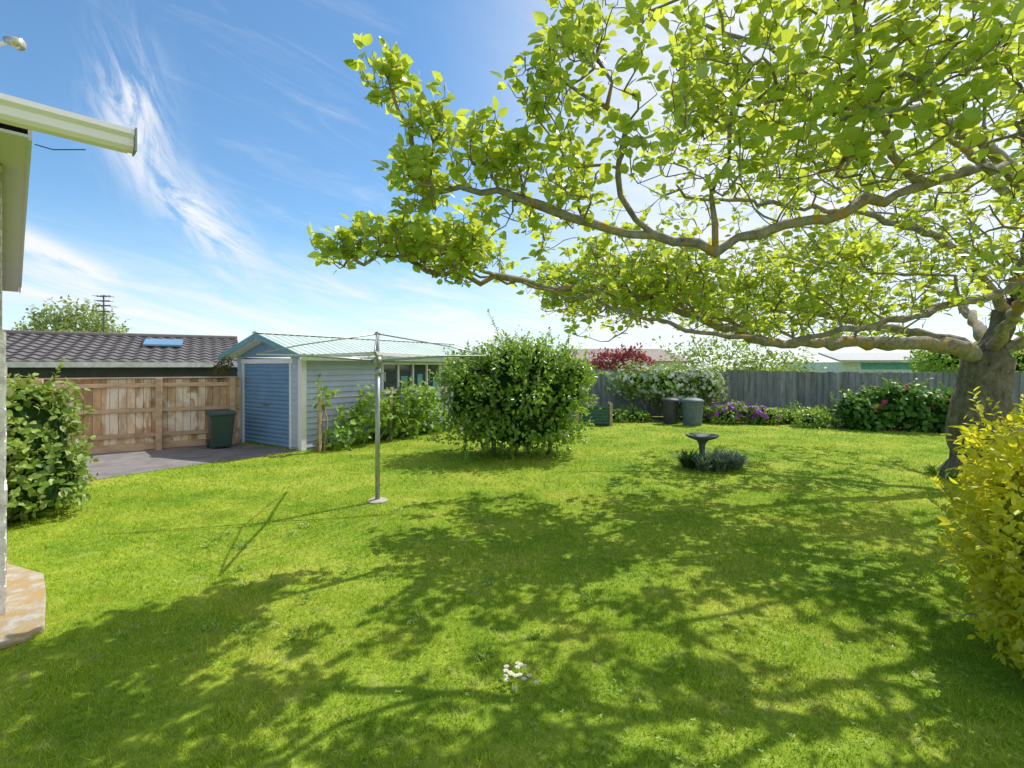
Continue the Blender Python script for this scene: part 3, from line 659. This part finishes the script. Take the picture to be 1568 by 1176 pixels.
E=[((-1.55,4.6,2.92),(.30,.35,.10),30),((-1.1,4.8,3.08),(.42,.6,.2),90),((-.55,5.1,2.98),(.5,.8,.26),120),((-.83,4.4,3.52),(.3,.4,.25),56),
((-1.02,4.2,4.28),(.22,.3,.22),26),((-.66,4.2,3.95),(.25,.3,.25),26),((-.14,4.3,3.65),(.42,.5,.3),85),((-.1,5.2,3.15),(.6,.9,.4),160),
((.28,4,4.15),(.28,.4,.32),36),((.78,3.9,4.35),(.5,.6,.6),100),((.8,4.2,3.5),(.6,.7,.45),130),((1.9,3.7,4.1),(1.0,1.0,.9),300),((2.6,3.3,3.7),(.9,.7,.55),150),
((3.4,4.0,4.4),(1.2,1.2,1.0),290),((1.6,6.2,2.95),(1.4,1.5,.5),420),((1.3,7.5,2.9),(1.3,1.3,.6),300),((3.3,7,2.9),(1.6,1.8,.65),460),
((3.5,6.5,4.3),(2.3,2,1.3),400),((5.6,6,3.2),(1.6,2,.8),360),((5.5,9,3.1),(2.5,2.5,.9),520),((6,8,5),(2.6,2.5,1.3),300),((9,7,4.5),(2.5,2.8,2.0),370),((7.5,11.5,3.8),(3,2.2,1.5),340),((9.3,8.0,2.6),(1.3,1.2,.5),110),((4.6,3.6,3.2),(.9,.7,.5),110)]
AT=[]
for c,r,n in E:
    uu=unit(n)*(rng.random(n)**(1/2.4))[:,None]; AT.append(np.array(c)+uu*np.array(r))
AT=np.vstack(AT)
# foliage comes in separate clumps with open gaps (gaps run along the vertical more than sideways)
AT=AT[np.array([(noise.noise(Vector((p[0]*1.5,p[1]*1.5,p[2]*.5)))>-.10) or (p[0]<-.3 and random.random()<.75) for p in AT])]
AT=AT[(AT[:,2]>2.08)&~((AT[:,1]<2.9)&(AT[:,2]<4.2))]
A=np.array(Pn); dm=np.array([((A-p)**2).sum(1).min() for p in AT]); AT=AT[np.argsort(dm)]
cap=90000; BUF=np.zeros((cap,3)); PLB=np.zeros(cap); BUF[:len(Pn)]=A; PLB[:len(Pn)]=PL; cnt=len(Pn); tips=[]
for p in AT:
    d=np.sqrt(((BUF[:cnt]-p)**2).sum(1)); cost=d+.22*PLB[:cnt]; cost[:tk[-1]]=99
    j=int(np.argmin(cost)); L_=d[j]
    if L_<.04: continue
    par=Par[j]; dr=Pn[j]-Pn[par]; dr=dr/(np.linalg.norm(dr)+1e-6); ctl=Pn[j]+dr*L_*.5+np.array((0,0,-.06*L_))+rng.normal(size=3)*.10*L_
    n=max(2,int(L_/.10)); cur=j
    for k in range(1,n+1):
        t=k/n; q=(1-t)**2*Pn[j]+2*t*(1-t)*ctl+t*t*p+rng.normal(size=3)*.010
        cur=addn(q,cur); BUF[cnt]=q; PLB[cnt]=PL[-1]; cnt+=1
    q=Pn[cur]+np.array((rng.normal()*.03,rng.normal()*.03,.06+.05*rng.random())); cur=addn(q,cur); BUF[cnt]=q; PLB[cnt]=PL[-1]+9; cnt+=1
    tips.append(cur)
n=len(Pn); print('tips',len(tips))
ex=2.5; acc=np.zeros(n); rad=np.zeros(n); ch=[[] for _ in range(n)]
for i in range(n-1,-1,-1):
    r=max(acc[i]**(1/ex) if acc[i]>0 else .0044,.0044); rad[i]=max(min(r,.06),R0[i])
    if Par[i]>=0: acc[Par[i]]+=(min(r,.04))**ex; ch[Par[i]].append(i)
V=[];F=[]; VT=[];FT=[]
def ring(V,p,d,r,seg,jit=0):
    d=d/(np.linalg.norm(d)+1e-9); a=np.array((0,0,1.)) if abs(d[2])<.9 else np.array((1.,0,0))
    u=np.cross(d,a);u/=np.linalg.norm(u);w=np.cross(d,u); b=len(V)
    for k in range(seg):
        t=2*math.pi*k/seg; rr=r*(1+jit*nz(p+u*math.cos(t)*r+w*math.sin(t)*r,4)+jit*.6*nz(p,11)); V.append(p+(u*math.cos(t)+w*math.sin(t))*rr)
    return b
chains=[]
st=[(0,c) for c in ch[0]]
while st:
    p,c=st.pop(); chain=[p,c]
    while ch[c]:
        k=sorted(ch[c],key=lambda i:-rad[i])
        for o_ in k[1:]: st.append((c,o_))
        c=k[0]; chain.append(c)
    chains.append(chain)
for chn in chains:
    big=max(rad[i] for i in chn[1:])
    seg=14 if big>.2 else (10 if big>.04 else (5 if big>.012 else 3))
    VV,FF=(VT,FT) if chn[0]==0 else (V,F)
    prev=None
    for q,i in enumerate(chn):
        a=Pn[chn[max(q-1,0)]]; b=Pn[chn[min(q+1,len(chn)-1)]]
        r=rad[i] if (q>0 or i==0) else min(rad[i],rad[chn[1]]*1.15)
        if chn[0]==0 and Pn[i][2]<.35: r*=1+.12*(1-max(0,Pn[i][2])/.35)
        b0=ring(VV,Pn[i],b-a,r,seg,.35)
        if prev is not None:
            for k in range(seg): FF.append([prev+k,prev+(k+1)%seg,b0+(k+1)%seg,b0+k])
        prev=b0
mesh_np('trunk',VT,FT,TRUNK,TR,True)
mesh_np('branches',V,F,BARK,TR,True)
P=[];D=[];NN=[];S=[]
for tnode in tips:
    cur=tnode; d=Pn[cur]-Pn[Par[cur]]; d=d/(np.linalg.norm(d)+1e-6)
    if random.random()<.08: continue
    for k in range(random.randint(5,9)):
        node=cur if k<5 else (Par[cur] if k<8 else Par[Par[cur]])
        a=rng.normal(size=3); a[2]*=.5; D_=d*.3+a*.8; D_[2]-=.1; D_/=np.linalg.norm(D_)
        P.append(Pn[node]+D_*random.uniform(.015,.06)); D.append(D_); nn_=rng.normal(size=3)*.6; nn_[2]+=1; NN.append(nn_); S.append(random.uniform(.055,.135))
leaves('leaves',P,D,NN,S,BROAD,TREE_LEAF,TR); print('LEAVES',len(P))

# ------------------------------------------------------------ camera
cd=bpy.data.cameras.new('camera'); cd.sensor_width=36; cd.lens=36*760/1568; cd.shift_y=-28/1568; cd.clip_end=2000; cd.clip_start=.05
co=link(bpy.data.objects.new('camera',cd)); co.location=(0,0,1.9); co.rotation_euler=(math.radians(90),0,0); sc.camera=co
# ------------------------------------------------------------ light
el=math.radians(54); az=math.atan2(.76,.65)
sd=Vector((math.sin(az)*math.cos(el),math.cos(az)*math.cos(el),math.sin(el)))
ld=bpy.data.lights.new('sun','SUN'); ld.energy=5; ld.angle=math.radians(.5); ld.color=(1,.96,.90)
lo=link(bpy.data.objects.new('sun',ld)); lo.rotation_euler=(-sd).to_track_quat('-Z','Y').to_euler(); lo.location=(10,10,20)
w=bpy.data.worlds.new('World'); sc.world=w; w.use_nodes=True; nt=w.node_tree; nt.nodes.clear()
sk=N(nt,'ShaderNodeTexSky',sky_type='NISHITA'); sk.sun_disc=False; sk.sun_elevation=el; sk.sun_rotation=az; sk.air_density=1.0; sk.dust_density=.2; sk.ozone_density=2.0
tc=N(nt,'ShaderNodeTexCoord').outputs['Generated']; sp=N(nt,'ShaderNodeSeparateXYZ'); nt.links.new(tc,sp.inputs[0]); X,Y,Z=sp.outputs
A_=M(nt,'ARCTAN2',X,Y); El=M(nt,'ARCSINE',Z)
def streak(ang,sx,sy,scale,off,dist=.6,detail=8):
    ca,sa=math.cos(ang),math.sin(ang)
    al=M(nt,'ADD',M(nt,'MULTIPLY',A_,ca),M(nt,'MULTIPLY',El,sa)); ac=M(nt,'SUBTRACT',M(nt,'MULTIPLY',El,ca),M(nt,'MULTIPLY',A_,sa))
    cb=N(nt,'ShaderNodeCombineXYZ'); nt.links.new(M(nt,'MULTIPLY',al,sx),cb.inputs[0]); nt.links.new(M(nt,'MULTIPLY',ac,sy),cb.inputs[1]); cb.inputs[2].default_value=off
    return noise_n(nt,cb.outputs[0],scale,detail,.66,dist)
def gauss(a0,e0,ang,Ls,Ws):
    da=M(nt,'SUBTRACT',A_,a0); de=M(nt,'SUBTRACT',El,e0); ca,sa=math.cos(ang),math.sin(ang)
    al=M(nt,'DIVIDE',M(nt,'ADD',M(nt,'MULTIPLY',da,ca),M(nt,'MULTIPLY',de,sa)),Ls)
    ac=M(nt,'DIVIDE',M(nt,'SUBTRACT',M(nt,'MULTIPLY',de,ca),M(nt,'MULTIPLY',da,sa)),Ws)
    s=M(nt,'ADD',M(nt,'MULTIPLY',al,al),M(nt,'MULTIPLY',ac,ac)); return M(nt,'EXPONENT',M(nt,'MULTIPLY',s,-1))
def sm(v,a,b):
    m=N(nt,'ShaderNodeMapRange',interpolation_type='SMOOTHSTEP'); m.inputs[1].default_value=a; m.inputs[2].default_value=b; nt.links.new(v,m.inputs[0]); return m.outputs[0]
s1=streak(math.radians(-70),1,3.5,7,1.3,1.4); s2=streak(math.radians(-40),1,3.5,7,5.1,1.2); s3=streak(math.radians(-14),1,6,4,9.2,.8)
w1=M(nt,'MULTIPLY',M(nt,'MULTIPLY',gauss(-.65,.385,math.radians(-84),.085,.042),sm(s1,.38,.66)),.95)
w2=M(nt,'MULTIPLY',gauss(-.565,.255,math.radians(-42),.105,.038),sm(s2,.32,.62))
w3=M(nt,'MULTIPLY',gauss(-.76,.17,math.radians(-25),.08,.018),sm(s2,.3,.6))
w4=M(nt,'MULTIPLY',M(nt,'MULTIPLY',gauss(-.62,.085,math.radians(-12),.34,.035),sm(s3,.28,.66)),.9)
w5=M(nt,'MULTIPLY',M(nt,'MULTIPLY',gauss(-.1,.10,math.radians(-5),.5,.06),sm(s3,.35,.7)),.8)
w6=M(nt,'MULTIPLY',gauss(-.35,.35,math.radians(-35),.5,.25),M(nt,'MULTIPLY',sm(s3,.48,.85),.3))
hz=M(nt,'MULTIPLY',sm(El,.27,-.03),.45)
rt=M(nt,'MULTIPLY',M(nt,'MULTIPLY',sm(A_,-.22,.42),sm(El,-.10,.25)),M(nt,'ADD',.50,M(nt,'MULTIPLY',s3,.7)))
tot=M(nt,'ADD',w1,w2); 
for q in (w3,w4,w5,w6,hz,rt): tot=M(nt,'ADD',tot,q)
tot=M(nt,'MINIMUM',tot,.95)
STR=.125
skc=mixc(nt,1.0,sk.outputs[0],(1.02,1.34,1.45),'MULTIPLY')
cl=mixc(nt,tot,skc,(.97/STR,.99/STR,1.03/STR))
bg=N(nt,'ShaderNodeBackground'); bg.inputs[1].default_value=STR; nt.links.new(cl,bg.inputs[0])
o=N(nt,'ShaderNodeOutputWorld'); nt.links.new(bg.outputs[0],o.inputs[0])
